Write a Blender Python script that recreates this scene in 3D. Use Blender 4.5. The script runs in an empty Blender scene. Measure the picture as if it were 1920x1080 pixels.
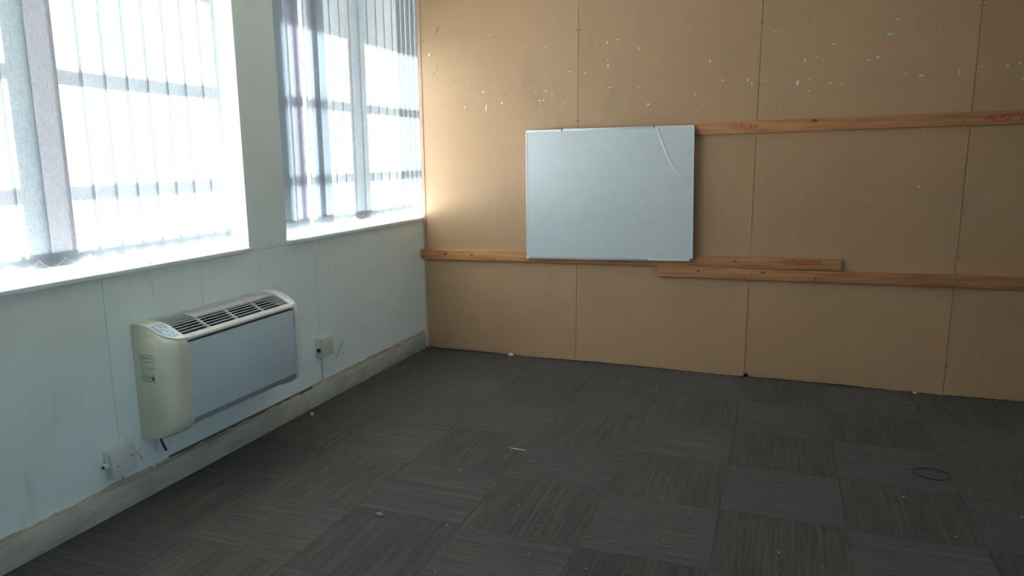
import bpy, bmesh, math, random
from mathutils import Vector, Matrix

scene = bpy.context.scene
COL = scene.collection
random.seed(7)

# ------------------------------------------------------------------ camera
CAM = Vector((2.6371, -5.0733, 1.5137))
YAW, PITCH, ROLL, FPX = -0.3592, -0.1803, -0.0081, 1363.16
fwd = Vector((math.sin(YAW) * math.cos(PITCH), math.cos(YAW) * math.cos(PITCH), math.sin(PITCH)))
rgt0 = Vector((math.cos(YAW), -math.sin(YAW), 0))
up0 = rgt0.cross(fwd)
rgt = math.cos(ROLL) * rgt0 + math.sin(ROLL) * up0
upv = -math.sin(ROLL) * rgt0 + math.cos(ROLL) * up0
cd = bpy.data.cameras.new('camera')
cd.sensor_width = 36.0
cd.lens = FPX * 36.0 / 1920.0
cd.clip_start = 0.05
cam = bpy.data.objects.new('camera', cd)
m = Matrix((rgt, upv, -fwd)).transposed().to_4x4()
m.translation = CAM
cam.matrix_world = m
COL.objects.link(cam)
scene.camera = cam

# ------------------------------------------------------------------ sky, sun, exposure
SUN_EL = math.radians(40)
sun_dir = Vector((1.0, -0.15, 0)).normalized() * math.cos(SUN_EL) + Vector((0, 0, -math.sin(SUN_EL)))
world = bpy.data.worlds.new('sky')
scene.world = world
world.use_nodes = True
wn = world.node_tree
wn.nodes.clear()
wo = wn.nodes.new('ShaderNodeOutputWorld')
wb = wn.nodes.new('ShaderNodeBackground')
ws = wn.nodes.new('ShaderNodeTexSky')
ws.sky_type = 'NISHITA'
ws.sun_disc = False
ws.sun_elevation = SUN_EL
ws.sun_rotation = math.atan2(-sun_dir.x, -sun_dir.y)
ws.air_density = 1.0
ws.dust_density = 1.5
wb.inputs['Strength'].default_value = 0.24
wn.links.new(ws.outputs[0], wb.inputs[0])
wn.links.new(wb.outputs[0], wo.inputs[0])

sl = bpy.data.lights.new('sun', 'SUN')
sl.energy = 80.0
sl.angle = math.radians(0.9)
sl.color = (1.0, 0.97, 0.93)
so = bpy.data.objects.new('sun', sl)
so.rotation_euler = sun_dir.to_track_quat('-Z', 'Y').to_euler()
so.location = (-6, 1, 8)
COL.objects.link(so)

vs = scene.view_settings
vs.view_transform = 'Standard'
vs.look = 'None'
vs.gamma = 1.0
vs.use_curve_mapping = False
vs.exposure = 1.22
scene.cycles.use_denoising = True
scene.cycles.max_bounces = 14
scene.cycles.diffuse_bounces = 8
scene.cycles.transparent_max_bounces = 16
scene.cycles.sample_clamp_indirect = 8.0

# ------------------------------------------------------------------ helpers
def link(name, me, mat=None, parent=None):
    o = bpy.data.objects.new(name, me)
    COL.objects.link(o)
    if me is not None and mat is not None and len(me.materials) == 0:
        me.materials.append(mat)
    if parent is not None:
        o.parent = parent
    return o

def tag(o, label=None, cat=None, group=None, kind=None):
    if label: o['label'] = label
    if cat: o['category'] = cat
    if group: o['group'] = group
    if kind: o['kind'] = kind
    return o

def empty(name, loc=(0, 0, 0), parent=None):
    o = bpy.data.objects.new(name, None)
    o.location = loc
    o.empty_display_size = 0.05
    COL.objects.link(o)
    if parent is not None:
        o.parent = parent
    return o

def bm_box(bm, x0, x1, y0, y1, z0, z1):
    v = [bm.verts.new(c) for c in ((x0, y0, z0), (x1, y0, z0), (x1, y1, z0), (x0, y1, z0),
                                   (x0, y0, z1), (x1, y0, z1), (x1, y1, z1), (x0, y1, z1))]
    for f in ((3, 2, 1, 0), (4, 5, 6, 7), (0, 1, 5, 4), (1, 2, 6, 5), (2, 3, 7, 6), (3, 0, 4, 7)):
        bm.faces.new([v[i] for i in f])

def to_mesh(bm, name, smooth=None):
    bmesh.ops.recalc_face_normals(bm, faces=bm.faces[:])
    me = bpy.data.meshes.new(name)
    bm.to_mesh(me)
    bm.free()
    if smooth is not None:
        for p in me.polygons: p.use_smooth = True
        me.set_sharp_from_angle(angle=math.radians(smooth))
    return me

def box(name, b, mat, parent=None, bevel=0.0, seg=2):
    bm = bmesh.new()
    bm_box(bm, *b)
    if bevel > 0:
        bmesh.ops.bevel(bm, geom=bm.edges[:], offset=bevel, segments=seg, affect='EDGES', profile=0.5)
    return link(name, to_mesh(bm, name, 40 if bevel > 0 else None), mat, parent)

def boxes(name, lst, mat, parent=None):
    bm = bmesh.new()
    for b in lst: bm_box(bm, *b)
    return link(name, to_mesh(bm, name), mat, parent)

def prism(name, poly, axis, a0, a1, mat, parent=None, smooth=None, bevel=0.0):
    """polygon extruded along an axis: axis 'y' takes (x, z), 'x' takes (y, z), 'z' takes (x, y)"""
    bm = bmesh.new()
    def P(p, a):
        return {'y': (p[0], a, p[1]), 'x': (a, p[0], p[1]), 'z': (p[0], p[1], a)}[axis]
    A = [bm.verts.new(P(p, a0)) for p in poly]
    B = [bm.verts.new(P(p, a1)) for p in poly]
    n = len(poly)
    bm.faces.new(A)
    bm.faces.new(B)
    for i in range(n):
        bm.faces.new((A[i], A[(i + 1) % n], B[(i + 1) % n], B[i]))
    bmesh.ops.recalc_face_normals(bm, faces=bm.faces[:])
    if bevel > 0:
        bmesh.ops.bevel(bm, geom=bm.edges[:], offset=bevel, segments=2, affect='EDGES')
    return link(name, to_mesh(bm, name, smooth), mat, parent)

def tube_mesh(name, pts, r, sides=8, squash=None):
    """tube along pts; squash = (axis index, factor) flattens the section"""
    bm = bmesh.new()
    pts = [Vector(p) for p in pts]
    rings = []
    for i, p in enumerate(pts):
        t = (pts[min(i + 1, len(pts) - 1)] - pts[max(i - 1, 0)]).normalized()
        ref = Vector((0, 0, 1)) if abs(t.z) < 0.9 else Vector((1, 0, 0))
        a = t.cross(ref).normalized()
        b = t.cross(a).normalized()
        rr = r[i] if isinstance(r, (list, tuple)) else r
        ring = []
        for k in range(sides):
            an = 2 * math.pi * k / sides
            d = a * math.cos(an) * rr + b * math.sin(an) * rr
            if squash: d[squash[0]] *= squash[1]
            ring.append(bm.verts.new(p + d))
        rings.append(ring)
    for i in range(len(rings) - 1):
        for k in range(sides):
            bm.faces.new((rings[i][k], rings[i][(k + 1) % sides], rings[i + 1][(k + 1) % sides], rings[i + 1][k]))
    bm.faces.new(rings[0])
    bm.faces.new(rings[-1])
    return to_mesh(bm, name, 50)

def cyl(name, c0, c1, r, mat, parent=None, sides=16, bevel=True):
    c0, c1 = Vector(c0), Vector(c1)
    d = (c1 - c0)
    e = min(0.25 * r, 0.3 * d.length) if bevel else 0
    n = d.normalized()
    pts = [c0, c0 + n * e, c1 - n * e, c1] if bevel else [c0, c1]
    rr = [r - e, r, r, r - e] if bevel else r
    return link(name, tube_mesh(name, pts, rr, sides), mat, parent)

# ------------------------------------------------------------------ materials
class NT:
    def __init__(s, name):
        s.m = bpy.data.materials.new(name)
        s.m.use_nodes = True
        s.t = s.m.node_tree
        s.t.nodes.clear()
        s.out = s.t.nodes.new('ShaderNodeOutputMaterial')
    def n(s, typ, **kw):
        nd = s.t.nodes.new('ShaderNode' + typ)
        for k, v in kw.items():
            if k.startswith('i_'):
                nd.inputs[k[2:].replace('_', ' ')].default_value = v
            else:
                setattr(nd, k, v)
        return nd
    def l(s, a, b):
        s.t.links.new(a, b)
    def coords(s, scale=(1, 1, 1), loc=(0, 0, 0), kind='Object', rnd=False):
        tc = s.n('TexCoord')
        mp = s.n('Mapping')
        mp.inputs['Scale'].default_value = scale
        mp.inputs['Location'].default_value = loc
        s.l(tc.outputs[kind], mp.inputs['Vector'])
        if rnd:
            oi = s.n('ObjectInfo')
            mu = s.n('Math', operation='MULTIPLY')
            mu.inputs[1].default_value = 37.0
            s.l(oi.outputs['Random'], mu.inputs[0])
            ad = s.n('VectorMath', operation='ADD')
            s.l(mp.outputs[0], ad.inputs[0])
            s.l(mu.outputs[0], ad.inputs[1])
            return ad.outputs[0]
        return mp.outputs[0]
    def noise(s, vec, scale, detail=4, rough=0.55):
        nd = s.n('TexNoise')
        nd.inputs['Scale'].default_value = scale
        nd.inputs['Detail'].default_value = detail
        nd.inputs['Roughness'].default_value = rough
        s.l(vec, nd.inputs['Vector'])
        return nd.outputs['Fac']
    def ramp(s, fac, stops):
        r = s.n('ValToRGB')
        e = r.color_ramp.elements
        while len(e) > len(stops): e.remove(e[-1])
        while len(e) < len(stops): e.new(0.5)
        for el, (p, c) in zip(e, stops):
            el.position = p
            el.color = (*c, 1) if len(c) == 3 else c
        s.l(fac, r.inputs[0])
        return r.outputs[0]
    def mix(s, fac, a, b, mode='MIX'):
        nd = s.n('Mix', data_type='RGBA', blend_type=mode)
        for sock, val in ((nd.inputs[0], fac), (nd.inputs[6], a), (nd.inputs[7], b)):
            if hasattr(val, 'is_linked') or isinstance(val, bpy.types.NodeSocket):
                s.l(val, sock)
            elif isinstance(val, tuple):
                sock.default_value = (*val, 1)
            else:
                sock.default_value = val
        return nd.outputs[2]
    def bump(s, h, strength=0.2, dist=0.002):
        b = s.n('Bump')
        b.inputs['Strength'].default_value = strength
        b.inputs['Distance'].default_value = dist
        s.l(h, b.inputs['Height'])
        return b.outputs[0]
    def principled(s, col, rough=0.6, spec=0.4, normal=None, metal=0.0):
        b = s.n('BsdfPrincipled')
        if isinstance(col, tuple): b.inputs['Base Color'].default_value = (*col, 1)
        else: s.l(col, b.inputs['Base Color'])
        if isinstance(rough, (int, float)): b.inputs['Roughness'].default_value = rough
        else: s.l(rough, b.inputs['Roughness'])
        b.inputs['Specular IOR Level'].default_value = spec
        b.inputs['Metallic'].default_value = metal
        if normal is not None: s.l(normal, b.inputs['Normal'])
        s.l(b.outputs[0], s.out.inputs[0])
        return b

def plain(name, col, rough=0.5, spec=0.4, var=0.06, scale=6.0, metal=0.0):
    t = NT(name)
    v = t.coords()
    f = t.noise(v, scale, 5)
    c = t.ramp(f, [(0.3, tuple(x * (1 - var) for x in col)), (0.7, tuple(min(1, x * (1 + var)) for x in col))])
    fine = t.noise(v, 180, 2)
    t.principled(c, rough, spec, t.bump(fine, 0.08, 0.0006), metal)
    return t.m

def mat_painted_wall():
    t = NT('painted_wall')
    v = t.coords()
    big = t.noise(v, 1.7, 6, 0.6)
    c = t.ramp(big, [(0.25, (0.74, 0.80, 0.745)), (0.5, (0.80, 0.87, 0.825)), (0.75, (0.82, 0.885, 0.845))])
    vs_ = t.coords(scale=(1, 7, 1.2))
    stain = t.ramp(t.noise(vs_, 2.2, 8, 0.68), [(0.58, (0, 0, 0)), (0.85, (0.6, 0.6, 0.6))])
    c = t.mix(stain, c, (0.50, 0.49, 0.40))
    spk = t.ramp(t.noise(t.coords(), 34, 3, 0.6), [(0.72, (0, 0, 0)), (0.78, (0.6, 0.6, 0.6))])
    c = t.mix(spk, c, (0.45, 0.45, 0.40))
    nm = t.bump(t.noise(v, 60, 4), 0.15, 0.001)
    t.principled(c, 0.5, 0.35, nm)
    return t.m

def mat_board():
    t = NT('tan_fibreboard')
    v = t.coords(rnd=True)
    big = t.noise(v, 1.1, 5, 0.55)
    c = t.ramp(big, [(0.3, (0.51, 0.32, 0.173)), (0.7, (0.57, 0.365, 0.208))])
    gv = t.coords(scale=(60, 1, 2.0), rnd=True)
    g = t.noise(gv, 3.0, 5, 0.6)
    gc = t.ramp(g, [(0.3, (0.96, 0.96, 0.96)), (0.7, (1.03, 1.03, 1.03))])
    c = t.mix(1.0, c, gc, 'MULTIPLY')
    sm = t.ramp(t.noise(t.coords(scale=(1, 1, 0.45), rnd=True), 3.4, 6, 0.66), [(0.62, (0, 0, 0)), (0.82, (0.6, 0.6, 0.6))])
    c = t.mix(sm, c, (0.30, 0.24, 0.16))
    nm = t.bump(t.noise(v, 220, 3), 0.08, 0.0006)
    t.principled(c, 0.46, 0.42, nm)
    return t.m

def mat_carpet():
    t = NT('carpet_tile_pile')
    oi = t.n('ObjectInfo')
    base = t.ramp(oi.outputs['Random'], [(0.0, (0.048, 0.043, 0.035)), (0.5, (0.056, 0.0505, 0.041)), (1.0, (0.064, 0.0575, 0.046))])
    sv = t.coords(scale=(1.2, 42, 1), rnd=True)
    s1 = t.noise(sv, 2.0, 5, 0.65)
    c = t.mix(1.0, base, t.ramp(s1, [(0.3, (0.5, 0.49, 0.47)), (0.5, (0.95, 0.95, 0.95)), (0.7, (1.8, 1.78, 1.74))]), 'MULTIPLY')
    sv2 = t.coords(scale=(5, 160, 1), rnd=True)
    s2 = t.noise(sv2, 2.0, 2, 0.5)
    c = t.mix(1.0, c, t.ramp(s2, [(0.3, (0.75, 0.75, 0.75)), (0.7, (1.25, 1.25, 1.25))]), 'MULTIPLY')
    d = t.ramp(t.noise(t.coords(rnd=True), 4.0, 6, 0.65), [(0.58, (0, 0, 0)), (0.75, (0.55, 0.55, 0.55))])
    c = t.mix(d, c, (0.028, 0.024, 0.019))
    nm = t.bump(s2, 0.9, 0.006)
    b = t.principled(c, 0.78, 0.38, nm)
    b.inputs['Sheen Weight'].default_value = 0.12
    b.inputs['Sheen Roughness'].default_value = 0.5
    return t.m

def mat_wood(name, knots, stamps, tint=1.0):
    """pine; knots = [(x, z, r)], stamps = [(x0, x1, z0, z1)] in object coordinates"""
    t = NT(name)
    v = t.coords(scale=(1.5, 10, 30))
    wav = t.noise(v, 2.2, 6, 0.62)
    c = t.ramp(wav, [(0.28, (0.36 * tint, 0.15 * tint, 0.06 * tint)), (0.5, (0.54 * tint, 0.25 * tint, 0.105 * tint)),
                     (0.72, (0.64 * tint, 0.33 * tint, 0.155 * tint))])
    tc = t.n('TexCoord')
    for kx, kz, kr in knots:
        mp = t.n('Mapping')
        mp.inputs['Location'].default_value = (-kx / (kr * 1.8), 0, -kz / kr)
        mp.inputs['Scale'].default_value = (1 / (kr * 1.8), 0, 1 / kr)
        t.l(tc.outputs['Object'], mp.inputs['Vector'])
        ln = t.n('VectorMath', operation='LENGTH')
        t.l(mp.outputs[0], ln.inputs[0])
        f = t.ramp(ln.outputs['Value'], [(0.35, (0.9, 0.9, 0.9)), (0.8, (0.25, 0.25, 0.25)), (1.0, (0, 0, 0))])
        c = t.mix(f, c, (0.10, 0.045, 0.02))
    for x0, x1, z0, z1 in stamps:
        mp = t.n('Mapping')
        cx, cz, hx, hz = (x0 + x1) / 2, (z0 + z1) / 2, (x1 - x0) / 2, (z1 - z0) / 2
        mp.inputs['Location'].default_value = (-cx / hx, 0, -cz / hz)
        mp.inputs['Scale'].default_value = (1 / hx, 0, 1 / hz)
        t.l(tc.outputs['Object'], mp.inputs['Vector'])
        ln = t.n('VectorMath', operation='LENGTH')
        t.l(mp.outputs[0], ln.inputs[0])
        inside = t.ramp(ln.outputs['Value'], [(0.7, (1, 1, 1)), (1.0, (0, 0, 0))])
        speck = t.ramp(t.noise(t.coords(scale=(1, 1, 0.7)), 90, 2), [(0.42, (0, 0, 0)), (0.55, (0.75, 0.75, 0.75))])
        f = t.mix(1.0, inside, speck, 'MULTIPLY')
        c = t.mix(f, c, (0.46, 0.06, 0.045))
    nm = t.bump(wav, 0.15, 0.001)
    t.principled(c, 0.52, 0.35, nm)
    return t.m

def mat_fabric():
    t = NT('blind_fabric')
    va = t.coords(scale=(1, 260, 40), rnd=True)
    vb = t.coords(scale=(1, 60, 420), rnd=True)
    a = t.noise(va, 1.0, 3, 0.6)
    b = t.noise(vb, 1.0, 3, 0.6)
    w = t.n('Math', operation='MAXIMUM')
    t.l(a, w.inputs[0]); t.l(b, w.inputs[1])
    oi = t.n('ObjectInfo')
    tint = t.ramp(oi.outputs['Random'], [(0.0, (0.54, 0.62, 0.69)), (0.5, (0.57, 0.63, 0.69)), (1.0, (0.60, 0.61, 0.68))])
    c = t.mix(1.0, tint, t.ramp(w.outputs[0], [(0.40, (1.08, 1.08, 1.08)), (0.78, (0.62, 0.62, 0.62))]), 'MULTIPLY')
    df = t.n('BsdfDiffuse')
    tr = t.n('BsdfTranslucent')
    t.l(c, df.inputs['Color'])
    t.l(c, tr.inputs['Color'])
    mx = t.n('MixShader')
    mx.inputs[0].default_value = 0.21
    t.l(df.outputs[0], mx.inputs[1])
    t.l(tr.outputs[0], mx.inputs[2])
    t.l(mx.outputs[0], t.out.inputs[0])
    return t.m

def mat_glass():
    t = NT('window_glass')
    tr = t.n('BsdfTransparent')
    tr.inputs[0].default_value = (0.93, 0.96, 0.95, 1)
    gl = t.n('BsdfGlossy')
    gl.inputs['Roughness'].default_value = 0.02
    fr = t.n('Fresnel')
    fr.inputs[0].default_value = 1.45
    mx = t.n('MixShader')
    t.l(fr.outputs[0], mx.inputs[0])
    t.l(tr.outputs[0], mx.inputs[1])
    t.l(gl.outputs[0], mx.inputs[2])
    t.l(mx.outputs[0], t.out.inputs[0])
    return t.m

def mat_baseboard():
    t = NT('baseboard_paint')
    v = t.coords()
    big = t.noise(t.coords(scale=(1, 1.5, 6)), 3.0, 7, 0.65)
    c = t.ramp(big, [(0.3, (0.36, 0.35, 0.29)), (0.55, (0.52, 0.51, 0.43)), (0.8, (0.60, 0.59, 0.51))])
    d = t.ramp(t.noise(t.coords(scale=(1, 3, 5)), 9, 5, 0.7), [(0.64, (0, 0, 0)), (0.72, (1, 1, 1))])
    c = t.mix(d, c, (0.16, 0.14, 0.11))
    t.principled(c, 0.5, 0.35, t.bump(big, 0.2, 0.002))
    return t.m

def mat_rough_wood():
    t = NT('bare_rough_wood')
    big = t.noise(t.coords(scale=(1, 4, 30)), 3.0, 7, 0.65)
    c = t.ramp(big, [(0.3, (0.26, 0.20, 0.12)), (0.5, (0.50, 0.45, 0.33)), (0.75, (0.60, 0.57, 0.46))])
    t.principled(c, 0.7, 0.25, t.bump(big, 0.4, 0.003))
    return t.m

def mat_whiteboard():
    t = NT('whiteboard_enamel')
    v = t.coords()
    sm = t.noise(t.coords(scale=(1, 1, 2.2)), 2.2, 6, 0.6)
    c = t.ramp(sm, [(0.3, (0.64, 0.69, 0.695)), (0.7, (0.69, 0.735, 0.74))])
    r = t.ramp(sm, [(0.3, (0.34, 0.34, 0.34)), (0.7, (0.24, 0.24, 0.24))])
    t.principled(c, r, 0.35)
    return t.m

def mat_sticker():
    t = NT('printed_sticker')
    v = t.coords(scale=(1, 1, 1), kind='Object')
    bands = t.noise(t.coords(scale=(4, 0, 210)), 1.0, 1, 0.4)
    words = t.noise(t.coords(scale=(150, 0, 60)), 1.0, 2, 0.6)
    f = t.mix(1.0, t.ramp(bands, [(0.5, (0, 0, 0)), (0.56, (1, 1, 1))]), t.ramp(words, [(0.42, (0, 0, 0)), (0.5, (1, 1, 1))]), 'MULTIPLY')
    c = t.mix(f, (0.62, 0.66, 0.58), (0.22, 0.26, 0.22))
    t.principled(c, 0.45, 0.4)
    return t.m

def mat_pad():
    t = NT('control_pad_film')
    v = t.coords(scale=(70, 90, 0))
    ck = t.noise(v, 1.0, 1, 0.3)
    c = t.ramp(ck, [(0.46, (0.33, 0.40, 0.44)), (0.56, (0.55, 0.62, 0.66))])
    t.principled(c, 0.4, 0.4)
    return t.m

def mat_asphalt():
    t = NT('dark_asphalt')  # dark asphalt tone, lowered to cut bounce onto the blinds
    c = t.ramp(t.noise(t.coords(), 0.7, 8, 0.6), [(0.3, (0.075, 0.08, 0.075)), (0.7, (0.11, 0.115, 0.11))])
    t.principled(c, 0.8, 0.3)
    return t.m

M = dict(
    wall=mat_painted_wall(), board=mat_board(), carpet=mat_carpet(), fabric=mat_fabric(), glass=mat_glass(),
    base=mat_baseboard(), rough=mat_rough_wood(), enamel=mat_whiteboard(), sticker=mat_sticker(), pad=mat_pad(),
    asphalt=mat_asphalt(),
    cream_wall=plain('cream_wall_paint', (0.62, 0.61, 0.55), 0.6),
    ceiling=plain('ceiling_paint', (0.84, 0.85, 0.84), 0.8),
    sill=plain('sill_gloss_paint', (0.78, 0.81, 0.81), 0.35, 0.45, 0.04, 9),
    wframe=plain('brown_window_frame_paint', (0.17, 0.15, 0.13), 0.5),
    frame=plain('window_frame_paint', (0.66, 0.68, 0.68), 0.45),
    subfloor=plain('subfloor_concrete', (0.06, 0.058, 0.055), 0.9),
    plug=plain('cream_plastic', (0.62, 0.61, 0.50), 0.38, 0.45, 0.05),
    cream=plain('aged_cream_plastic', (0.70, 0.69, 0.55), 0.36, 0.45, 0.05, 4),
    rim=plain('beige_plastic_rim', (0.56, 0.53, 0.46), 0.42, 0.4, 0.08, 20),
    rimwhite=plain('ivory_plastic', (0.74, 0.74, 0.68), 0.36, 0.45, 0.04),
    acpanel=plain('grey_painted_steel', (0.56, 0.65, 0.67), 0.36, 0.42, 0.04, 2.5),
    acshade=plain('painted_recess_shade', (0.045, 0.05, 0.05), 0.6),  # near-black paints in the shade between louvres and under the rim
    slatgrey=plain('dusty_grey_plastic', (0.58, 0.60, 0.60), 0.55, 0.35, 0.12, 30),
    gapshade=plain('gap_shade_grey', (0.27, 0.30, 0.30), 0.5),  # grey stands for the gap shadow below the heater's front panel
    flap=plain('dusty_brown_flap', (0.50, 0.47, 0.43), 0.6, 0.3, 0.12, 25),
    black=plain('black_rubber', (0.02, 0.022, 0.022), 0.5),
    hose=plain('dark_green_hose', (0.06, 0.085, 0.065), 0.5),
    white=plain('white_paper', (0.80, 0.81, 0.79), 0.6, 0.3),
    mint=plain('mint_paper', (0.45, 0.72, 0.66), 0.6, 0.3),
    plastic=plain('white_plastic', (0.66, 0.69, 0.66), 0.36, 0.45, 0.04),
    steel=plain('brushed_aluminium', (0.55, 0.57, 0.58), 0.35, 0.5, 0.05, 30, 0.7),
    greycap=plain('grey_plastic_cap', (0.20, 0.23, 0.25), 0.45),
    screw=plain('dark_screw_steel', (0.10, 0.085, 0.07), 0.45, 0.4, 0.1, 40, 0.4),
    chain=plain('clear_white_cord', (0.80, 0.82, 0.82), 0.4),
    plaster=plain('crumbled_plaster', (0.66, 0.65, 0.60), 0.9, 0.2, 0.15, 60),
    smudge=plain('grey_smudge', (0.30, 0.245, 0.16), 0.7),
    scuff=plain('dark_scuff', (0.13, 0.13, 0.11), 0.7),
    lint=plain('grey_lint', (0.17, 0.17, 0.17), 0.9),
    pink=plain('pinkish_pine', (0.56, 0.37, 0.27), 0.55, 0.35, 0.12, 8),
    ringdark=plain('dark_ring_stain', (0.030, 0.029, 0.026), 0.7),
)

# ------------------------------------------------------------------ room shell
XW = -0.02            # painted face of the window wall
CORE = -0.026         # face of its core behind the thin boards
OUT = -0.42           # outside face
ZC = 2.85             # ceiling
RX, RY, BY = 6.6, -7.6, 3.0
SILL = 1.045
HEAD = 2.78
WINS = [(-3.97, -1.967), (-1.647, 0.34), (0.66, 2.66)]   # window openings along y; the last is unseen, added for light
piers = [(-1.967, -1.647), (RY, -3.97), (0.34, 0.66), (2.66, BY)]

bl = [(OUT, CORE, RY, BY, -0.3, SILL - 0.023), (OUT, CORE, RY, BY, HEAD, ZC + 0.2)]
for a, b in piers:
    bl.append((OUT, CORE, a, b, SILL - 0.023, HEAD))
wall_left = tag(boxes('wall_left', bl, M['wall']), kind='structure')
# thin boards on the window wall
joints = [BY, -0.66, -1.385, -2.325, -2.83, -4.4, -5.6, -6.6, RY]
for a, b in zip(joints[:-1], joints[1:]):
    box('wall_board', (CORE, XW, b + 0.0006, a - 0.0006, 0.005, SILL - 0.026), M['wall'], wall_left, 0.0012, 1)
for a, b in piers:
    box('wall_board', (CORE, XW, a + 0.0, b - 0.0, SILL - 0.022, HEAD), M['wall'], wall_left, 0.0012, 1)
box('joint_strip', (XW, XW + 0.004, -2.875, -2.785, 0.305, SILL - 0.028), M['wall'], wall_left, 0.0015, 1)
# scuff drawn on the wall beside the small outlet
link('scuff_mark', tube_mesh('scuff_mark', [(XW, -1.133, 0.346), (XW, -1.158, 0.322), (XW, -1.178, 0.292), (XW, -1.20, 0.268), (XW, -1.234, 0.238)],
     [0.0015, 0.003, 0.0035, 0.003, 0.002], 6, (0, 0.3)), M['scuff'], wall_left)

floor = tag(box('floor', (-0.42, RX, RY, BY, -0.3, -0.006), M['subfloor']), kind='structure')
ceiling = tag(box('ceiling', (CORE - 0.0, RX, RY, BY, ZC, ZC + 0.2), M['ceiling']), kind='structure')
CW = (-7.4, -2.6, 1.0, 2.72)      # opening for unseen windows added to light the window wall
wall_right = tag(boxes('wall_right', [(RX, RX + 0.15, RY, BY, -0.3, CW[2]), (RX, RX + 0.15, RY, BY, CW[3], ZC + 0.2),
                                      (RX, RX + 0.15, RY, CW[0], CW[2], CW[3]), (RX, RX + 0.15, CW[1], BY, CW[2], CW[3])], M['cream_wall']), kind='structure')
wall_rear = tag(box('wall_rear', (OUT, RX + 0.15, RY - 0.15, RY, -0.3, ZC + 0.2), M['wall']), kind='structure')
wall_far = tag(box('wall_far', (OUT, RX + 0.15, BY, BY + 0.15, -0.3, ZC + 0.2), M['wall']), kind='structure')

# carpet tiles, each its own piece, grain turned a quarter from tile to tile
GX, GY = 0.443, -0.5256
def tile_mesh():
    bm = bmesh.new()
    h = 0.2497
    bm_box(bm, -h, h, -h, h, -0.006, 0.0)
    top = [e for e in bm.edges if all(abs(v.co.z) < 1e-6 for v in e.verts)]
    bmesh.ops.bevel(bm, geom=top, offset=0.0009, segments=1, affect='EDGES')
    return to_mesh(bm, 'carpet_tile')
tm = tile_mesh()
tm.materials.append(M['carpet'])
rt = random.Random(3)
cut = {}
for i in range(-1, 13):
    for j in range(-2, 14):
        x0, y1 = GX + 0.5 * i, GY - 0.5 * j
        xa, xb = max(x0, XW), min(x0 + 0.5, RX)
        ya, yb = max(y1 - 0.5, RY), min(y1, 0.0)
        if j == -1: yb = min(y1, -0.001)
        if xb - xa < 0.02 or yb - ya < 0.01: continue
        along_x = (i + j) % 2 == 0
        dz = rt.uniform(-0.0008, 0.0006)
        if xb - xa > 0.499 and yb - ya > 0.499:
            o = link('carpet_tile', tm, None, floor)
            o.location = (x0 + 0.25, y1 - 0.25, dz)
            o.rotation_euler = (0, 0, (0 if along_x else math.pi / 2) + rt.choice([0, math.pi]) + rt.uniform(-0.0015, 0.0015))
        else:
            cx, cy = (xa + xb) / 2, (ya + yb) / 2
            hx, hy = (xb - xa) / 2 - 0.0007, (yb - ya) / 2 - 0.0007
            bm = bmesh.new()
            if along_x: bm_box(bm, -hx, hx, -hy, hy, -0.006, 0.0)
            else: bm_box(bm, -hy, hy, -hx, hx, -0.006, 0.0)
            o = link('carpet_tile', to_mesh(bm, 'carpet_tile_cut'), M['carpet'], floor)
            o.location = (cx, cy, dz)
            o.rotation_euler = (0, 0, 0 if along_x else math.pi / 2)

# partition (back wall): studs behind, tan boards in front
stud_list = [(x, x + 0.05, 0.012, 0.07, 0.0, ZC) for x in (0.045, 0.6, 1.21, 1.8, 2.41, 3.0, 3.61, 4.2, 4.81, 5.4, 6.0, 6.53)]
stud_list += [(0.045, RX, 0.012, 0.07, 0.0, 0.05), (0.045, RX, 0.012, 0.07, ZC - 0.05, ZC), (0.045, RX, 0.07, 0.082, 0.0, ZC)]
wall_back = tag(boxes('wall_back', stud_list, M['pink']), kind='structure')
seams = [0.024, 1.236, 2.436, 3.636, 4.836, 6.036, RX]
rb = random.Random(11)
holes = {0: [(0.736, 0.035, 0.022)], 2: [(2.462, 0.028, 0.018)], 3: []}
panels = []
for k in range(len(seams) - 1):
    a, b = seams[k] + 0.0014, seams[k + 1] - 0.0014
    poly = []
    x = a
    n = int((b - a) / 0.03)
    for s in range(n + 1):
        x = a + (b - a) * s / n
        z = 0.004 + rb.uniform(0, 0.005) + 0.004 * math.sin(x * 5)
        for hx, hw, hh in holes.get(k, []) + ([(3.48, 0.03, 0.02)] if k == 2 else []):
            if abs(x - hx) < hw: z += hh
        poly.append((x, z))
    if k == 0:
        poly[0] = (a + 0.004, poly[0][1])
    poly += [(b, ZC), (a if k else a - 0.004, ZC)]
    panels.append(prism('wall_panel', poly, 'y', 0.0, 0.012, M['board'], wall_back))
def panel_at(x):
    for k in range(len(panels)):
        if x < seams[k + 1]: return panels[k]
    return panels[-1]
# upright timber strip closing the partition's edge
trim_1 = tag(prism('trim_1', [(0.004, 0.0), (0.023, 0.0), (0.020, ZC), (-0.014, ZC)], 'y', -0.004, 0.010, M['pink'], None, None, 0.0015), kind='structure')

# pairs of screws along the seams
scm = tube_mesh('screw', [(0, 0.002, 0), (0, -0.0005, 0), (0, -0.0012, 0)], [0.0042, 0.0042, 0.003], 10)
scm.materials.append(M['screw'])
for sx, sz in [(1.222, 2.361), (1.247, 2.36), (2.424, 2.329), (2.446, 2.328), (3.624, 2.342), (3.647, 2.341),
               (1.226, 0.236), (2.447, 0.196), (3.646, 0.186), (1.226, 1.75), (1.246, 1.75), (3.647, 0.879), (3.625, 1.31), (2.425, 1.2),
               (0.045, 2.36), (0.62, 2.35), (0.62, 0.2)]:
    o = link('screw', scm, None, panel_at(sx))
    o.location = (sx, 0.0, sz)

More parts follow.
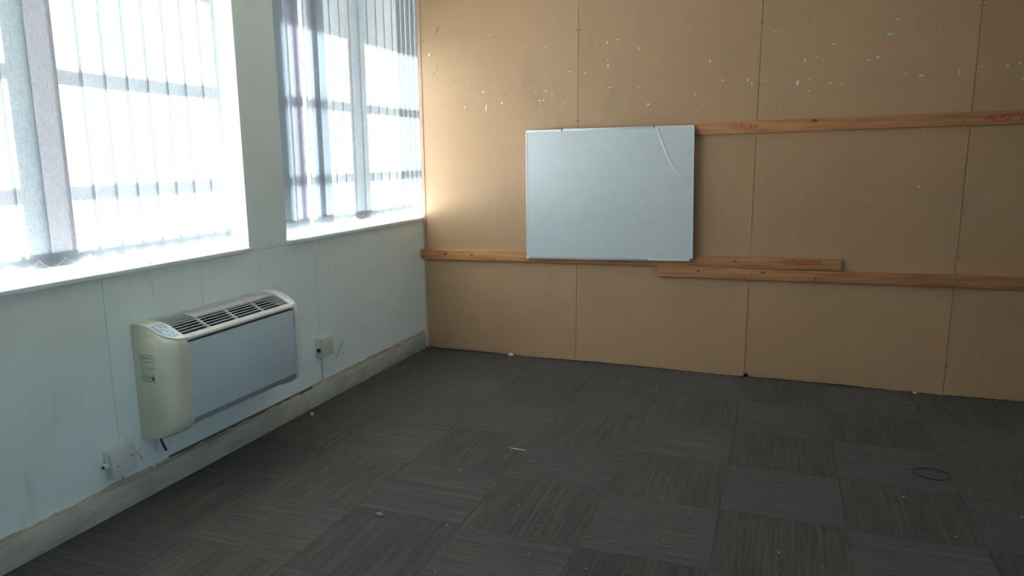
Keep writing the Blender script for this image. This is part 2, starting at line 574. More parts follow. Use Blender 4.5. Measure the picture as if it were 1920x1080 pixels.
# scraps of torn paper and filler left on the boards
scraps = [(1.439, 2.266), (1.511, 2.28), (1.446, 2.152), (1.447, 2.113), (0.849, 2.27), (1.0, 2.261), (1.175, 2.088), (1.286, 2.075), (0.52, 1.975), (0.927, 1.963), (1.0, 1.96), (1.048, 1.943), (0.955, 1.895), (0.985, 1.897), (1.132, 1.874), (0.368, 1.868), (0.54, 1.857), (0.664, 1.888), (1.656, 2.216), (1.727, 1.846), (2.037, 1.9), (2.096, 1.826), (2.125, 2.109), (2.21, 1.984), (2.368, 1.979), (2.393, 1.957), (2.472, 1.974), (0.087, 2.258), (1.462, 1.967), (1.665, 1.963), (2.521, 2.266), (2.864, 2.172), (2.701, 2.083), (3.064, 2.07), (3.112, 2.081), (3.205, 2.295), (3.172, 2.213), (3.268, 1.98), (3.355, 1.965), (3.553, 1.972), (3.665, 2.002), (2.667, 1.949), (2.732, 1.969), (2.731, 1.897), (2.857, 1.941), (2.919, 1.961), (2.921, 1.934), (3.387, 1.652), (3.871, 1.925), (3.852, 2.012), (3.793, 1.999), (2.607, 2.162), (2.77, 2.104), (3.396, 1.306), (0.431, 0.642)]
special = {(3.172, 2.213): (0.024, 0.009, 0.1, 'mint'), (3.553, 1.972): (0.012, 0.02, 0.2, 'mint'), (0.54, 1.857): (0.006, 0.03, -0.15, 'white'),
           (3.355, 1.965): (0.02, 0.006, -0.2, 'white'), (2.864, 2.172): (0.018, 0.004, -0.05, 'white'), (2.667, 1.949): (0.011, 0.02, 0, 'white'),
           (1.511, 2.28): (0.012, 0.006, 0, 'white'), (1.439, 2.266): (0.008, 0.009, 0, 'white'), (1.727, 1.846): (0.012, 0.010, 0.3, 'white'),
           (3.064, 2.07): (0.017, 0.005, 0.25, 'white'), (2.701, 2.083): (0.006, 0.016, 0.4, 'white'), (2.125, 2.109): (0.005, 0.016, 0.2, 'white'),
           (3.871, 1.925): (0.006, 0.014, 0, 'white'), (0.087, 2.258): (0.010, 0.014, 0, 'white'), (3.387, 1.652): (0.006, 0.014, 0, 'white')}
rs = random.Random(5)
for x, z in scraps:
    w, h, an, mk = special.get((x, z), (rs.uniform(0.004, 0.009), rs.uniform(0.004, 0.009), rs.uniform(-0.6, 0.6), 'white'))
    n = 7
    poly = []
    for k in range(n):
        t_ = 2 * math.pi * k / n
        r_ = rs.uniform(0.55, 1.05)
        px, pz = w * r_ * math.cos(t_), h * r_ * math.sin(t_)
        poly.append((x + px * math.cos(an) - pz * math.sin(an), z + px * math.sin(an) + pz * math.cos(an)))
    prism('paper_scrap', poly, 'y', -0.0012, 0.0004, M[mk], panel_at(x))

for pts, rad in (([(0.172, 2.452), (0.160, 2.43), (0.150, 2.405)], 0.006), ([(0.158, 2.19), (0.145, 2.15), (0.125, 2.118), (0.112, 2.105)], 0.003),
                 ([(0.43, 2.02), (0.425, 1.995)], 0.004), ([(0.69, 1.955), (0.70, 1.945)], 0.006), ([(0.30, 2.07), (0.285, 2.05)], 0.003)):
    link('scuff_mark', tube_mesh('scuff_mark', [(x, 0.0, z) for x, z in pts], rad, 6, (1, 0.12)), M['smudge'], panels[0])

# baseboard under the windows: separate lengths, bare rough strip above
baseboard_left = tag(box('baseboard_left', (XW, -0.003, -1.60, -0.215, 0.0, 0.118), M['base'], None, 0.003), kind='structure')
box('baseboard_length', (XW, -0.002, -0.209, -0.012, 0.0, 0.116), M['base'], baseboard_left, 0.003)
box('baseboard_length', (XW, 0.002, -4.9, -1.606, 0.0, 0.114), M['base'], baseboard_left, 0.003)
box('baseboard_length', (XW, 0.0, RY, -4.905, 0.0, 0.124), M['base'], baseboard_left, 0.003)
def rough_strip(y0, y1, zb, zt, d):
    poly = [(y0, zb), (y1, zb)]
    n = int((y1 - y0) / 0.04)
    for s in range(n, -1, -1):
        poly.append((y0 + (y1 - y0) * s / n, zt + rb.uniform(-0.006, 0.005)))
    prism('rough_strip', poly, 'x', XW, XW + d, M['rough'], baseboard_left)
rough_strip(-1.50, -0.02, 0.116, 0.142, 0.009)
rough_strip(-4.4, -2.72, 0.112, 0.128, 0.010)
rough_strip(-2.70, -1.62, 0.111, 0.121, 0.004)
box('dark_line', (XW, XW + 0.0022, -2.62, -1.50, 0.112, 0.134), M['scuff'], baseboard_left, 0.0005, 1)  # thin dark strip along the baseboard's upper edge

# ------------------------------------------------------------------ windows
FX0, FX1 = -0.345, -0.295
def make_window(name, y0, y1, ym):
    w = tag(empty(name, (0, y0, SILL)), kind='structure')
    inv = Vector((0, -y0, -SILL))
    def B(n, b, mat, bev=0.003, par=w):
        b = (b[0], b[1], b[2] - y0, b[3] - y0, b[4] - SILL, b[5] - SILL)
        return box(n, b, mat, par, bev)
    B('window_sill', (-0.40, 0.004, y0, y1, SILL - 0.022, SILL), M['sill'], 0.004)
    B('frame_head', (FX0, FX1, y0, y1, HEAD - 0.05, HEAD), M['wframe'])
    B('frame_bottom', (FX0, FX1, y0, y1, SILL, SILL + 0.05), M['wframe'])
    B('frame_side', (FX0, FX1, y0, y0 + 0.03, SILL + 0.05, HEAD - 0.05), M['wframe'])
    B('frame_side', (FX0, FX1, y1 - 0.03, y1, SILL + 0.05, HEAD - 0.05), M['wframe'])
    B('mullion', (FX0 - 0.015, FX1 + 0.015, ym - 0.10, ym + 0.10, SILL + 0.05, HEAD - 0.05), M['wframe'])
    zs = [SILL + 0.05, 1.545, 1.578, 2.005, 2.040, HEAD - 0.05]
    for a, b in ((y0 + 0.03, ym - 0.10), (ym + 0.10, y1 - 0.03)):
        for z0, z1 in ((1.545, 1.578), (2.005, 2.040)):
            B('transom', (FX0 + 0.008, FX1 - 0.008, a, b, z0, z1), M['wframe'], 0.002)
        for z0, z1 in ((zs[0], zs[1]), (zs[2], zs[3]), (zs[4], zs[5])):
            bm = bmesh.new()
            xg = (FX0 + FX1) / 2
            v = [bm.verts.new((xg, p - y0, q - SILL)) for p, q in ((a, z0), (b, z0), (b, z1), (a, z1))]
            bm.faces.new(v)
            link('pane', to_mesh(bm, 'pane'), M['glass'], w)
    return w
w1 = make_window('window_1', *WINS[0], -2.972)
w2 = make_window('window_2', *WINS[1], -0.672)
w3 = make_window('added_gap_window', *WINS[2], 1.66)  # unseen window, added so sun lights the gap at the partition's edge
# unseen windows added in the opposite wall as daylight fill
w4 = tag(empty('added_fill_window', (RX + 0.05, CW[0], CW[2])), kind='structure')
cl, ch = CW[1] - CW[0], CW[3] - CW[2]
box('frame_bottom', (0, 0.05, 0, cl, 0, 0.04), M['frame'], w4, 0.003)
box('frame_head', (0, 0.05, 0, cl, ch - 0.04, ch), M['frame'], w4, 0.003)
for k in range(6):
    yk = (cl - 0.04) * k / 5
    box('mullion', (0.002, 0.048, yk, yk + 0.04, 0.04, ch - 0.04), M['frame'], w4, 0.003)
    if k < 5:
        bm = bmesh.new()
        bm.faces.new([bm.verts.new(c) for c in ((0.025, yk + 0.04, 0.04), (0.025, yk + (cl - 0.04) / 5, 0.04), (0.025, yk + (cl - 0.04) / 5, ch - 0.04), (0.025, yk + 0.04, ch - 0.04))])
        link('pane', to_mesh(bm, 'pane'), M['glass'], w4)
# nail standing on the sill
cyl('nail', (-0.0105, -2.62 + 3.97, 0.0), (-0.0105, -2.62 + 3.97, 0.022), 0.0018, M['screw'], w1, 8)

# ------------------------------------------------------------------ vertical blinds
XB = -0.10
ZB, ZT = 1.088, 2.73
SW = 0.127
def slat_mesh(z0, z1, dx, w=SW, name='slat'):
    bm = bmesh.new()
    n = 6
    A, Bv = [], []
    for k in range(n + 1):
        u = -w / 2 + w * k / n
        x = dx + 0.0025 * (1 - (2 * u / w) ** 2)
        A.append(bm.verts.new((x, u, z0)))
        Bv.append(bm.verts.new((x, u, z1)))
    for k in range(n):
        bm.faces.new((A[k], A[k + 1], Bv[k + 1], Bv[k]))
    return to_mesh(bm, name, 60)
SM = slat_mesh(0, ZT - ZB, 0.0)
SM.materials.append(M['fabric'])
HM = slat_mesh(0.0, 0.058, 0.003, SW - 0.001, 'hem')
HM.materials.append(M['fabric'])
bmw = bmesh.new()
bm_box(bmw, -0.0005, 0.0022, -SW / 2 + 0.006, SW / 2 - 0.006, 0.008, 0.046)
WM = to_mesh(bmw, 'weight')
WM.materials.append(M['frame'])
def chain_mesh(d):
    pts = []
    for k in range(11):
        u = k / 10
        pts.append((0, d * u, -0.032 * 4 * u * (1 - u)))
    return tube_mesh('chain', pts, 0.0011, 6)
CM = chain_mesh(0.112)
CM.materials.append(M['chain'])

def make_blind(label, slats, y0, y1):
    r = empty('vertical_blind', (XB, (y0 + y1) / 2, ZB))
    tag(r, label, 'blind')
    yc = (y0 + y1) / 2
    box('head_rail', (-0.022, 0.022, y0 - yc, y1 - yc, ZT - ZB + 0.004, HEAD - ZB), M['frame'], r, 0.003)
    prev = None
    for (y, rot, off) in slats:
        s = link('slat', SM, None, r)
        s.location = (off, y - yc, 0)
        s.rotation_euler = (0, 0, math.radians(rot))
        link('hem', HM, None, s)
        link('weight', WM, None, s)
        if prev is not None and 0.08 < y - prev < 0.15:
            c = link('chain', CM, None, r)
            c.location = (0.012, prev - yc, 0.034)
            c.scale = (1, (y - prev) / 0.112, random.uniform(0.85, 1.1))
        prev = y
    return r
rr = random.Random(21)
def row(ylist):
    return [(y, -3.0 + rr.uniform(-1.2, 1.2), 0.0) for y in ylist]
# left window: evenly hung, closed
y = -2.068
ys1 = []
while y > -3.9:
    ys1.append(y); y -= 0.1125
ys1.reverse()
make_blind('white fabric vertical blind in the wide window above the fan heater', row(ys1), -3.95, -2.0)
# corner window: slats pushed together at its left end
y = 0.27
ys2 = []
while y > -1.1:
    ys2.append(y); y -= 0.072 if y > -0.12 else 0.1125
ys2.reverse()
left = [(-1.582, 0, 0.004), (-1.572, -3, 0.012), (-1.555, -4, 0.020), (-1.515, -12, 0.008), (-1.425, -8, 0.0), (-1.405, -4, 0.012), (-1.335, 5, -0.004), (-1.225, -6, 0.012), (-1.185, -3, 0.002), (-1.15, -3, 0.016)]
make_blind('white fabric vertical blind in the window beside the tan partition', left + row(ys2), -1.62, 0.33)

# ------------------------------------------------------------------ outside
tag(box('ground', (-60, 60, -60, 60, -0.45, -0.35), M['asphalt']), kind='structure')
tag(boxes('roof_eave', [(-0.888, OUT, RY - 0.5, BY + 0.5, 2.93, 3.06)], M['frame']), kind='structure')

# ------------------------------------------------------------------ wall-mounted fan heater / air conditioner
AY0, AY1 = -2.757, -1.866
PROF = [(-0.02, 0.280), (0.03, 0.275), (0.08, 0.279), (0.13, 0.292), (0.17, 0.311), (0.195, 0.333), (0.206, 0.37), (0.210, 0.42),
        (0.210, 0.66), (0.208, 0.705), (0.202, 0.728), (0.190, 0.740), (0.172, 0.748), (0.150, 0.758), (0.125, 0.771), (0.10, 0.783), (0.07, 0.793), (0.03, 0.799), (-0.02, 0.800)]
ac = empty('wall_heater', (0, (AY0 + AY1) / 2, 0.275))
tag(ac, 'cream and grey wall-mounted fan heater below the wide window', 'heater')
AC0 = Vector(ac.location)
def put(o):
    o.parent = ac
    o.location = -AC0
    return o
def cheek(ya, yb, r, outer_first):
    bm = bmesh.new()
    secs = []
    n = 7
    for k in range(n + 1):
        a = math.pi / 2 * k / n
        secs.append((r * (1 - math.cos(a)), r * (1 - math.sin(a))))
    secs.append((abs(yb - ya), 0.0))
    rings = []
    for dy, ins in secs:
        yy = ya + dy if outer_first else yb - dy
        ring = []
        for (x, z) in PROF:
            f = max(0.0, (x + 0.02) / 0.23)
            g = (1 - abs(z - 0.54) / 0.27)
            zz = z + (0.002 * (ins / r) if z < 0.54 else -0.002 * (ins / r))
            ring.append(bm.verts.new((x - ins * f * f, yy, zz)))
        rings.append(ring)
    m_ = len(PROF)
    for a, b in zip(rings[:-1], rings[1:]):
        for k in range(m_ - 1):
            bm.faces.new((a[k], a[k + 1], b[k + 1], b[k]))
        bm.faces.new((a[m_ - 1], a[0], b[0], b[m_ - 1]))
    bm.faces.new(rings[0]); bm.faces.new(rings[-1])
    return to_mesh(bm, 'end_cover', 35)
def ztop(x):
    top = sorted([p for p in PROF if p[1] > 0.72])
    for (xa, za), (xb, zb) in zip(top[:-1], top[1:]):
        if xa <= x <= xb and xb > xa:
            return za + (zb - za) * (x - xa) / (xb - xa)
    return 0.74
YL, YR = -2.664, -1.918
c1 = put(link('end_cover', cheek(AY0, YL, 0.058, True), M['cream']))
c2 = put(link('end_cover', cheek(YR, AY1, 0.035, False), M['rimwhite']))
# ivory lip around the top of the left cover
lip = [(x + 0.0, AY0 + 0.006 + 0.052 * max(0, (x - 0.13) / 0.07) ** 2, ztop(x) + 0.0015) for x in (0.0, 0.04, 0.08, 0.11, 0.135, 0.155, 0.17, 0.183, 0.192)]
lip += [(0.198, -2.69, 0.737), (0.199, YL - 0.002, 0.736)]
put(link('top_lip', tube_mesh('top_lip', lip, 0.005, 8), M['rimwhite']))
lip2 = [(x, AY1 - 0.006 - 0.03 * max(0, (x - 0.13) / 0.07) ** 2, ztop(x) + 0.0015) for x in (0.02, 0.06, 0.10, 0.13, 0.155, 0.175, 0.19)] + [(0.199, YR + 0.01, 0.736)]
put(link('top_lip', tube_mesh('top_lip', lip2, 0.0045, 8), M['rimwhite']))
# casing between the covers
case = [(-0.02, 0.36), (0.10, 0.345), (0.188, 0.338), (0.190, 0.715), (0.180, 0.715), (0.02, 0.745), (-0.02, 0.745)]
put(prism('casing', case, 'y', YL, YR, M['acshade']))
put(box('front_panel', (0.186, 0.201, YL + 0.002, YR - 0.002, 0.360, 0.712), M['acpanel'], None, 0.004))
put(box('bottom_shade_strip', (0.165, 0.192, YL + 0.001, YR - 0.001, 0.332, 0.357), M['gapshade'], None, 0.003))  # strip coloured as the shadow gap under the panel
put(prism('front_rim', [(0.176, 0.746), (0.200, 0.738), (0.2065, 0.732), (0.2065, 0.724), (0.190, 0.722), (0.174, 0.738)], 'y', YL, YR, M['rim'], None, None, 0.0012))
put(box('rear_rail', (-0.02, 0.022, YL, YR, 0.785, 0.7995), M['slatgrey'], None, 0.002))
ribs = [YL + 0.004, -2.498, -2.311, -2.122, YR - 0.004]
def curved_strip(name, ya, yb, xs, lift, th, mat, parent):
    bm = bmesh.new()
    up = [[bm.verts.new((x, y, ztop(x) + lift)) for x in xs] for y in (ya, yb)]
    dn = [[bm.verts.new((x, y, ztop(x) + lift - th)) for x in xs] for y in (ya, yb)]
    n = len(xs)
    for k in range(n - 1):
        bm.faces.new((up[0][k], up[0][k + 1], up[1][k + 1], up[1][k]))
        bm.faces.new((dn[0][k], dn[1][k], dn[1][k + 1], dn[0][k + 1]))
        for s in (0, 1):
            bm.faces.new((up[s][k], dn[s][k], dn[s][k + 1], up[s][k + 1]))
    for k in (0, n - 1):
        bm.faces.new((up[0][k], up[1][k], dn[1][k], dn[0][k]))
    return link(name, to_mesh(bm, name, 40), mat, parent)
xs = [0.022, 0.05, 0.075, 0.10, 0.125, 0.15, 0.178]
grille = put(curved_strip('grille', ribs[0] - 0.004, ribs[0] + 0.003, xs, 0.0005, 0.012, M['rim'], None))
for yr in ribs[1:]:
    curved_strip('rib', yr - 0.0035, yr + 0.0035, xs, 0.0008, 0.012, M['rim'], grille)
for k in range(4):
    ya, yb = ribs[k] + 0.0035, ribs[k + 1] - 0.0035
    x0 = 0.034 if k == 0 else 0.086
    if k:
        curved_strip('flap', ya + 0.002, yb - 0.002, [0.024, 0.045, 0.065, 0.084], -0.001, 0.004, M['flap'], grille)
    x = x0 + 0.006
    while x < 0.172:
        zt = ztop(x)
        bm = bmesh.new()
        v = [(x - 0.003, zt - 0.001), (x + 0.0025, zt - 0.0005), (x + 0.0025, zt - 0.004), (x - 0.002, zt - 0.0045)]
        A = [bm.verts.new((p, ya, q)) for p, q in v]
        B_ = [bm.verts.new((p, yb, q)) for p, q in v]
        bm.faces.new(A); bm.faces.new(B_)
        for i in range(4):
            bm.faces.new((A[i], A[(i + 1) % 4], B_[(i + 1) % 4], B_[i]))
        link('louvre', to_mesh(bm, 'louvre'), M['slatgrey'], grille)
        x += 0.0165
# control pad on the left cover
pad = curved_strip('control_pad', -2.735, -2.676, [0.075, 0.10, 0.125, 0.15, 0.172], 0.0022, 0.004, M['pad'], None)
put(pad)
put(box('side_panel', (-0.008, 0.128, AY0 - 0.0028, AY0 + 0.002, 0.325, 0.742), M['cream'], None, 0.0022))
sk = box('sticker', (0.020, 0.100, AY0 - 0.0036, AY0 - 0.002, 0.540, 0.672), M['sticker'])
put(sk)
mk = box('sticker_mark', (0.082, 0.096, AY0 - 0.0043, AY0 - 0.0034, 0.556, 0.572), M['hose'], None, 0.0002, 1)
mk.parent = sk
put(link('drain_hose', tube_mesh('drain_hose', [(0.05, -2.718, 0.30), (0.05, -2.716, 0.26), (0.052, -2.706, 0.228), (0.054, -2.697, 0.203)], 0.006, 10), M['hose']))

# ------------------------------------------------------------------ outlets on the wall
def outlet(name, label, yc, zc, w, h, d, mat, style):
    r = empty(name, (XW, yc, zc))
    tag(r, label, 'outlet')
    box('back_box', (0.0, d * 0.72, -w / 2, w / 2, -h / 2, h / 2), mat, r, 0.006)
    fp = box('face_plate', (d * 0.73, d, -w / 2 - 0.001, w / 2 + 0.001, -h / 2 - 0.001, h / 2 + 0.001), mat, r, 0.004)
    if style == 'switch':
        s = box('rocker_switch', (d, d + 0.008, -0.012, 0.004, -0.012, 0.014), M['plastic'], fp, 0.003)
        for yy, zz in ((-0.036, -0.010), (0.040, 0.010)):
            cyl('screw', (d - 0.002, yy, zz), (d + 0.0012, yy, zz), 0.0042, M['scuff'], fp, 12)
        cyl('cable_gland', (d * 0.45, -w / 2 - 0.022, 0.0), (d * 0.45, -w / 2 + 0.002, 0.0), 0.014, M['plastic'], r, 18)
        cyl('gland_hole', (d * 0.45, -w / 2 - 0.0235, 0.0), (d * 0.45, -w / 2 - 0.018, 0.0), 0.008, M['black'], r, 14)
        pts = [(d * 0.4, w / 2, 0.012), (0.02, w / 2 + 0.02, 0.010), (0.008, w / 2 + 0.045, -0.008), (0.004, w / 2 + 0.062, -0.035), (0.004, w / 2 + 0.068, -0.052)]
        link('wire', tube_mesh('wire', pts, 0.0028, 8), M['plastic'], r)
        cyl('wire_clip', (0.0, w / 2 + 0.066, -0.05), (0.010, w / 2 + 0.066, -0.05), 0.006, M['white'], r, 12)
        cyl('wire_clip', (d * 0.3, w / 2 + 0.001, 0.014), (d * 0.3, w / 2 + 0.012, 0.014), 0.007, M['white'], r, 12)
        cyl('lead', (0.006, 0.02, -h / 2 - 0.036), (0.006, 0.02, -h / 2 + 0.002), 0.004, M['base'], r, 10)
    else:
        for yy, zz in ((0.012, 0.022), (-0.008, -0.008), (0.032, -0.008)):
            cyl('pin_hole', (d - 0.001, yy, zz), (d + 0.0008, yy, zz), 0.0038, M['scuff'], fp, 12)
        box('rocker_switch', (d, d + 0.006, -0.042, -0.030, 0.012, 0.034), M['plug'], fp, 0.002)
        cyl('knockout_plug', (d * 0.5, -w / 2 - 0.012, -0.012), (d * 0.5, -w / 2 + 0.002, -0.012), 0.013, M['black'], r, 18)
        box('conduit', (0.0, 0.004, -0.012, 0.000, -h / 2 - 0.17, -h / 2), M['base'], r, 0.001, 1)
        box('conduit', (0.0, 0.005, -0.012, 0.000, h / 2, h / 2 + 0.50), M['wall'], r, 0.001, 1)
    return r
outlet('wall_outlet', 'white plastic isolator switch box low on the wall left of the heater', -2.897, 0.230, 0.122, 0.122, 0.05, M['plastic'], 'switch')
outlet('wall_outlet', 'yellowed cream socket box with a black plug hole right of the heater', -1.384, 0.356, 0.112, 0.118, 0.05, M['plug'], 'socket')

# ------------------------------------------------------------------ timber battens on the partition
def batten(label, x0, z0c, x1, z1c, h, th, mat, screws):
    ang = math.atan2(z1c - z0c, x1 - x0)
    L = math.hypot(x1 - x0, z1c - z0c)
    r = empty('timber_batten', (x0, 0.0, z0c))
    r.rotation_euler = (0, -ang, 0)
    tag(r, label, 'batten')
    box('plank', (0, L, -th, -0.0005, -h / 2, h / 2), mat, r, 0.0025)
    for sx, sz in screws:
        o = link('screw', scm, None, r)
        o.location = (sx, -th, sz)
    return r
wa = mat_wood('pine_upper', [(0.88, 0.026, 0.014), (2.08, 0.02, 0.012)], [(0.34, 0.56, -0.02, 0.032), (1.76, 2.08, -0.03, 0.03)])
wbm = mat_wood('pine_left', [(0.215, 0.006, 0.011), (0.435, 0.004, 0.009), (2.36, 0.01, 0.008)], [(0.13, 0.24, -0.004, 0.034), (1.46, 1.66, -0.036, 0.0), (2.64, 2.92, -0.008, 0.036)], 1.04)
wcm = mat_wood('pine_lower', [(0.28, 0.008, 0.009), (0.70, 0.014, 0.012), (1.02, -0.012, 0.008)], [], 0.92)
batten('orange pine batten running right from behind the whiteboard\'s top', 1.90, 1.672, 4.45, 1.718, 0.074, 0.030, wa, [(0.5, 0.0), (1.70, -0.01), (2.3, 0.0)])
batten('pine batten passing under the whiteboard from the window corner', -0.018, 0.760, 2.994, 0.8045, 0.074, 0.032, wbm, [(1.27, 0.01), (0.62, 0.0)])
batten('lowest orange pine batten, stepped below the whiteboard\'s right corner', 1.825, 0.7135, 4.45, 0.7460, 0.073, 0.031, wcm, [(0.62, 0.0), (1.83, 0.0)])

# ------------------------------------------------------------------ whiteboard
WQ = dict(bl=(0.872, 0.770), br=(2.066, 0.803), tl=(0.868, 1.688), tr=(2.046, 1.700))
def WP(u, v, d):
    bx = WQ['bl'][0] * (1 - u) + WQ['br'][0] * u
    bz = WQ['bl'][1] * (1 - u) + WQ['br'][1] * u
    tx = WQ['tl'][0] * (1 - u) + WQ['tr'][0] * u
    tz = WQ['tl'][1] * (1 - u) + WQ['tr'][1] * u
    return Vector((bx * (1 - v) + tx * v, -0.044 - 0.016 * u - d, bz * (1 - v) + tz * v))
wbd = empty('whiteboard', (1.465, -0.05, 0.79))
tag(wbd, 'white enamel whiteboard with a creased top corner on the tan partition', 'whiteboard')
W0 = Vector(wbd.location)
def wpart(name, u0, u1, v0, v1, d0, d1, mat, bev=0.0, par=None):
    bm = bmesh.new()
    bm_box(bm, 0, 1, 0, 1, 0, 1)
    for vt in bm.verts:
        u = u0 + (u1 - u0) * vt.co.x
        v = v0 + (v1 - v0) * vt.co.z
        d = d1 if vt.co.y < 0.5 else d0
        vt.co = WP(u, v, d) - W0
    bmesh.ops.recalc_face_normals(bm, faces=bm.faces[:])
    if bev: bmesh.ops.bevel(bm, geom=bm.edges[:], offset=bev, segments=2, affect='EDGES')
    return link(name, to_mesh(bm, name, 40 if bev else None), mat, par or wbd)
wpart('writing_surface', 0.002, 0.998, 0.003, 0.997, -0.008, 0.008, M['enamel'], 0.001)
wpart('frame_rail', 0.0, 0.226, 0.985, 1.0, -0.010, 0.011, M['steel'], 0.0015)
wpart('frame_rail', 0.229, 0.775, 0.987, 1.003, -0.010, 0.011, M['steel'], 0.0015)
wpart('frame_rail', 0.779, 1.0, 0.992, 1.002, -0.010, 0.009, M['sill'], 0.0015)
wpart('frame_rail', 0.012, 0.745, -0.008, 0.008, -0.010, 0.011, M['steel'], 0.0015)
wpart('frame_rail', 0.748, 0.985, -0.006, 0.008, -0.010, 0.012, M['sill'], 0.0015)
wpart('frame_rail', -0.003, 0.007, 0.006, 0.985, -0.010, 0.010, M['sill'], 0.0015)
wpart('frame_rail', 0.995, 1.002, 0.016, 0.992, -0.010, 0.010, M['sill'], 0.0015)
cap = wpart('corner_cap', 0.983, 1.005, -0.010, 0.014, -0.011, 0.015, M['greycap'], 0.003)
wpart('corner_cap', -0.004, 0.014, -0.008, 0.012, -0.011, 0.013, M['sill'], 0.003)
wpart('rail_joiner', 0.223, 0.232, 0.984, 1.012, -0.010, 0.013, M['greycap'], 0.0015)
wpart('rail_joiner', 0.774, 0.781, 0.986, 1.008, -0.010, 0.013, M['greycap'], 0.0015)
cr = []
for u, v in ((0.796, 0.985), (0.812, 0.925), (0.836, 0.845), (0.862, 0.765), (0.888, 0.695), (0.925, 0.630), (0.972, 0.567)):
    cr.append(WP(u, v, 0.0085) - W0)
o = link('crease', tube_mesh('crease', cr, [0.006, 0.009, 0.010, 0.009, 0.008, 0.005, 0.002], 8, (1, 0.35)), M['sill'], wbd)
cyl('hole_mark', WP(0.066, 0.055, 0.0075) - W0, WP(0.066, 0.055, 0.009) - W0, 0.0035, M['scuff'], wbd, 10)

# ------------------------------------------------------------------ litter on the carpet
crumbs = [(0.931, -0.531), (0.649, -0.954), (0.527, -1.057), (1.36, -0.88), (0.165, -1.602), (0.584, -2.129), (0.653, -2.161), (0.827, -2.188), (1.115, -1.913), (1.219, -1.938), (1.219, -2.034), (1.637, -2.147), (1.614, -2.286), (1.752, -2.421), (1.39, -2.546), (1.784, -2.638), (2.018, -2.667), (1.498, -2.873), (1.823, -1.277), (1.568, -1.471), (0.909, -2.051), (1.909, -1.127), (2.261, -0.181), (2.414, -0.228), (2.295, -0.169), (2.518, -0.268), (2.566, -0.469), (3.071, -0.077), (3.408, -0.232), (3.01, -0.236), (2.577, -1.383), (2.545, -1.437), (3.028, -1.232), (3.214, -1.267), (3.232, -1.35), (2.478, -1.648), (2.188, -1.806), (2.093, -1.835), (2.45, -1.935), (2.897, -1.592), (2.773, -1.643), (3.203, -1.632), (3.349, -1.498), (3.664, -1.363), (3.642, -1.669), (3.271, -1.825), (3.351, -1.946), (3.496, -1.779), (3.47, -2.024), (2.552, -2.116), (2.835, -2.072), (2.602, -2.304), (2.688, -2.307), (2.882, -2.204), (2.294, -2.456), (2.361, -2.446), (2.325, -2.102), (2.256, -2.37), (2.187, -0.018), (1.803, -0.011), (2.323, -0.012), (3.501, -0.012), (3.27, -0.054), (3.383, -0.052), (3.649, -0.058), (3.715, -0.373), (3.942, -0.451), (2.691, -2.43), (2.839, -2.357), (2.174, -2.631)]
bright = {(3.203, -1.632): 2.2, (1.614, -2.286): 1.4, (3.028, -1.232): 1.5, (2.414, -0.228): 1.7, (1.39, -2.546): 1.3, (1.219, -2.034): 1.4, (2.688, -2.307): 1.5, (3.642, -1.669): 1.6, (2.018, -2.667): 1.5, (3.351, -1.946): 1.2, (2.261, -0.181): 1.4}
rc = random.Random(9)
bm = bmesh.new()
def crumb(bm, x, y, r):
    pts = []
    for k in range(5):
        a = 2 * math.pi * k / 5 + rc.uniform(-0.4, 0.4)
        q = r * rc.uniform(0.6, 1.2)
        pts.append(bm.verts.new((x + q * math.cos(a), y + q * math.sin(a), 0.0008)))
    t_ = bm.verts.new((x + rc.uniform(-.3, .3) * r, y, 0.0008 + r * rc.uniform(0.5, 1.0)))
    bm.faces.new(pts)
    for k in range(5):
        bm.faces.new((pts[k], pts[(k + 1) % 5], t_))
for c in crumbs:
    crumb(bm, c[0], c[1], 0.0032 * bright.get(c, 0.85))
for k in range(150):
    crumb(bm, rc.uniform(0.05, 4.6), rc.uniform(-4.2, -0.03), rc.uniform(0.0009, 0.0017))
for k in range(70):
    crumb(bm, rc.uniform(0.1, 4.4), -abs(rc.gauss(0, 0.02)) - 0.006, rc.uniform(0.0012, 0.0034))
o = link('floor_crumbs', to_mesh(bm, 'floor_crumbs'), M['plaster'])
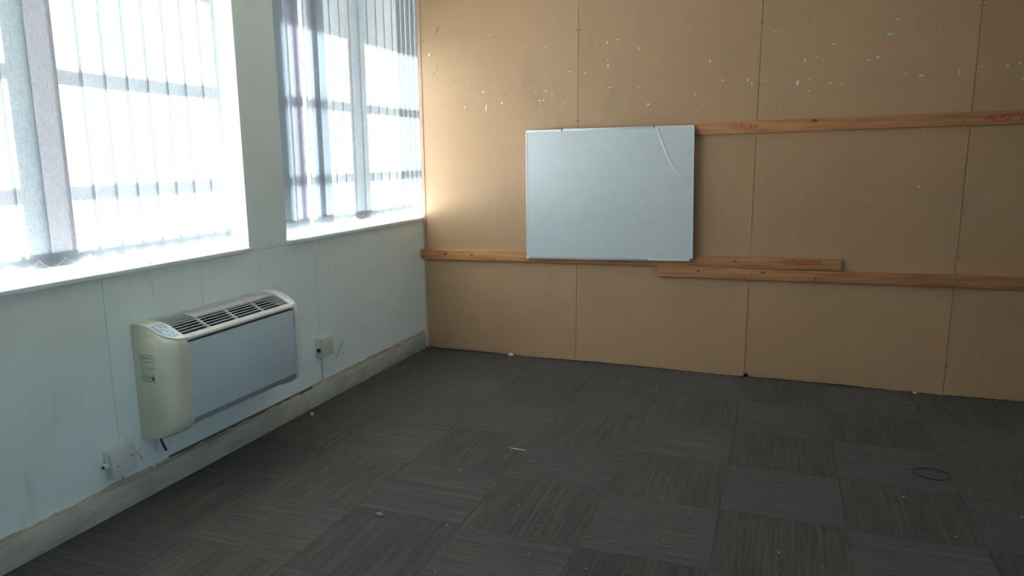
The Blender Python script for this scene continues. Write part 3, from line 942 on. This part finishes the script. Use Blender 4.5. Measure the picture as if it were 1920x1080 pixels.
tag(o, 'tiny pale crumbs of plaster and paper scattered over the dark carpet tiles', 'crumbs', kind='stuff')

def chunk(name, label, cat, loc, size, mat, seed):
    r_ = random.Random(seed)
    bm = bmesh.new()
    bmesh.ops.create_icosphere(bm, subdivisions=2, radius=1.0)
    for v in bm.verts:
        f = r_.uniform(0.75, 1.15)
        v.co = Vector((v.co.x * size[0] * f, v.co.y * size[1] * f, max(0.0, (v.co.z + 0.55)) * size[2] * f))
    o = link(name, to_mesh(bm, name, 30), mat)
    o.location = loc
    return tag(o, label, cat)
chunk('plaster_chunk', 'crumbled white plaster lump at the foot of the partition nearest the window', 'rubble', (0.725, -0.022, 0.0012), (0.022, 0.012, 0.013), M['plaster'], 1)
chunk('plaster_chunk', 'small white plaster lump at the partition foot below the lowest batten', 'rubble', (3.475, -0.02, 0.0012), (0.014, 0.009, 0.009), M['plaster'], 2)
chunk('pebble', 'small grey pebble on the carpet beside the baseboard joint', 'pebble', (0.064, -1.629, 0.0012), (0.011, 0.011, 0.012), M['plaster'], 4)
chunk('lint_tuft', 'small grey tuft of lint on the carpet in the foreground', 'lint', (1.081, -2.566, 0.0012), (0.024, 0.015, 0.008), M['lint'], 6)
chunk('lint_tuft', 'faint pale lint wisp on the carpet left of the white strip', 'lint', (0.909, -2.051, 0.0014), (0.014, 0.006, 0.004), M['lint'], 8)
st = prism('paper_strip', [(-0.048, 0.004), (-0.02, -0.0035), (0.05, -0.0045), (0.047, 0.0015), (-0.01, 0.005)], 'z', 0, 0.0012, M['plaster'])
st.location = (1.394, -1.703, 0.0014)
tag(st, 'thin whitish paper strip lying across the carpet tiles mid-floor', 'paper')
ring = []
for k in range(41):
    a = 2 * math.pi * k / 40
    ring.append((0.078 * math.cos(a), 0.062 * math.sin(a) + 0.006 * math.sin(2 * a), 0.003))
ro = link('ring_mark', tube_mesh('ring_mark', ring, 0.0026, 8), M['ringdark'])  # thin raised ring standing for a faint stain on the carpet
ro.location = (3.357, -1.333, 0.0018)
tag(ro, 'faint dark ring mark on the carpet at the right', 'ring')
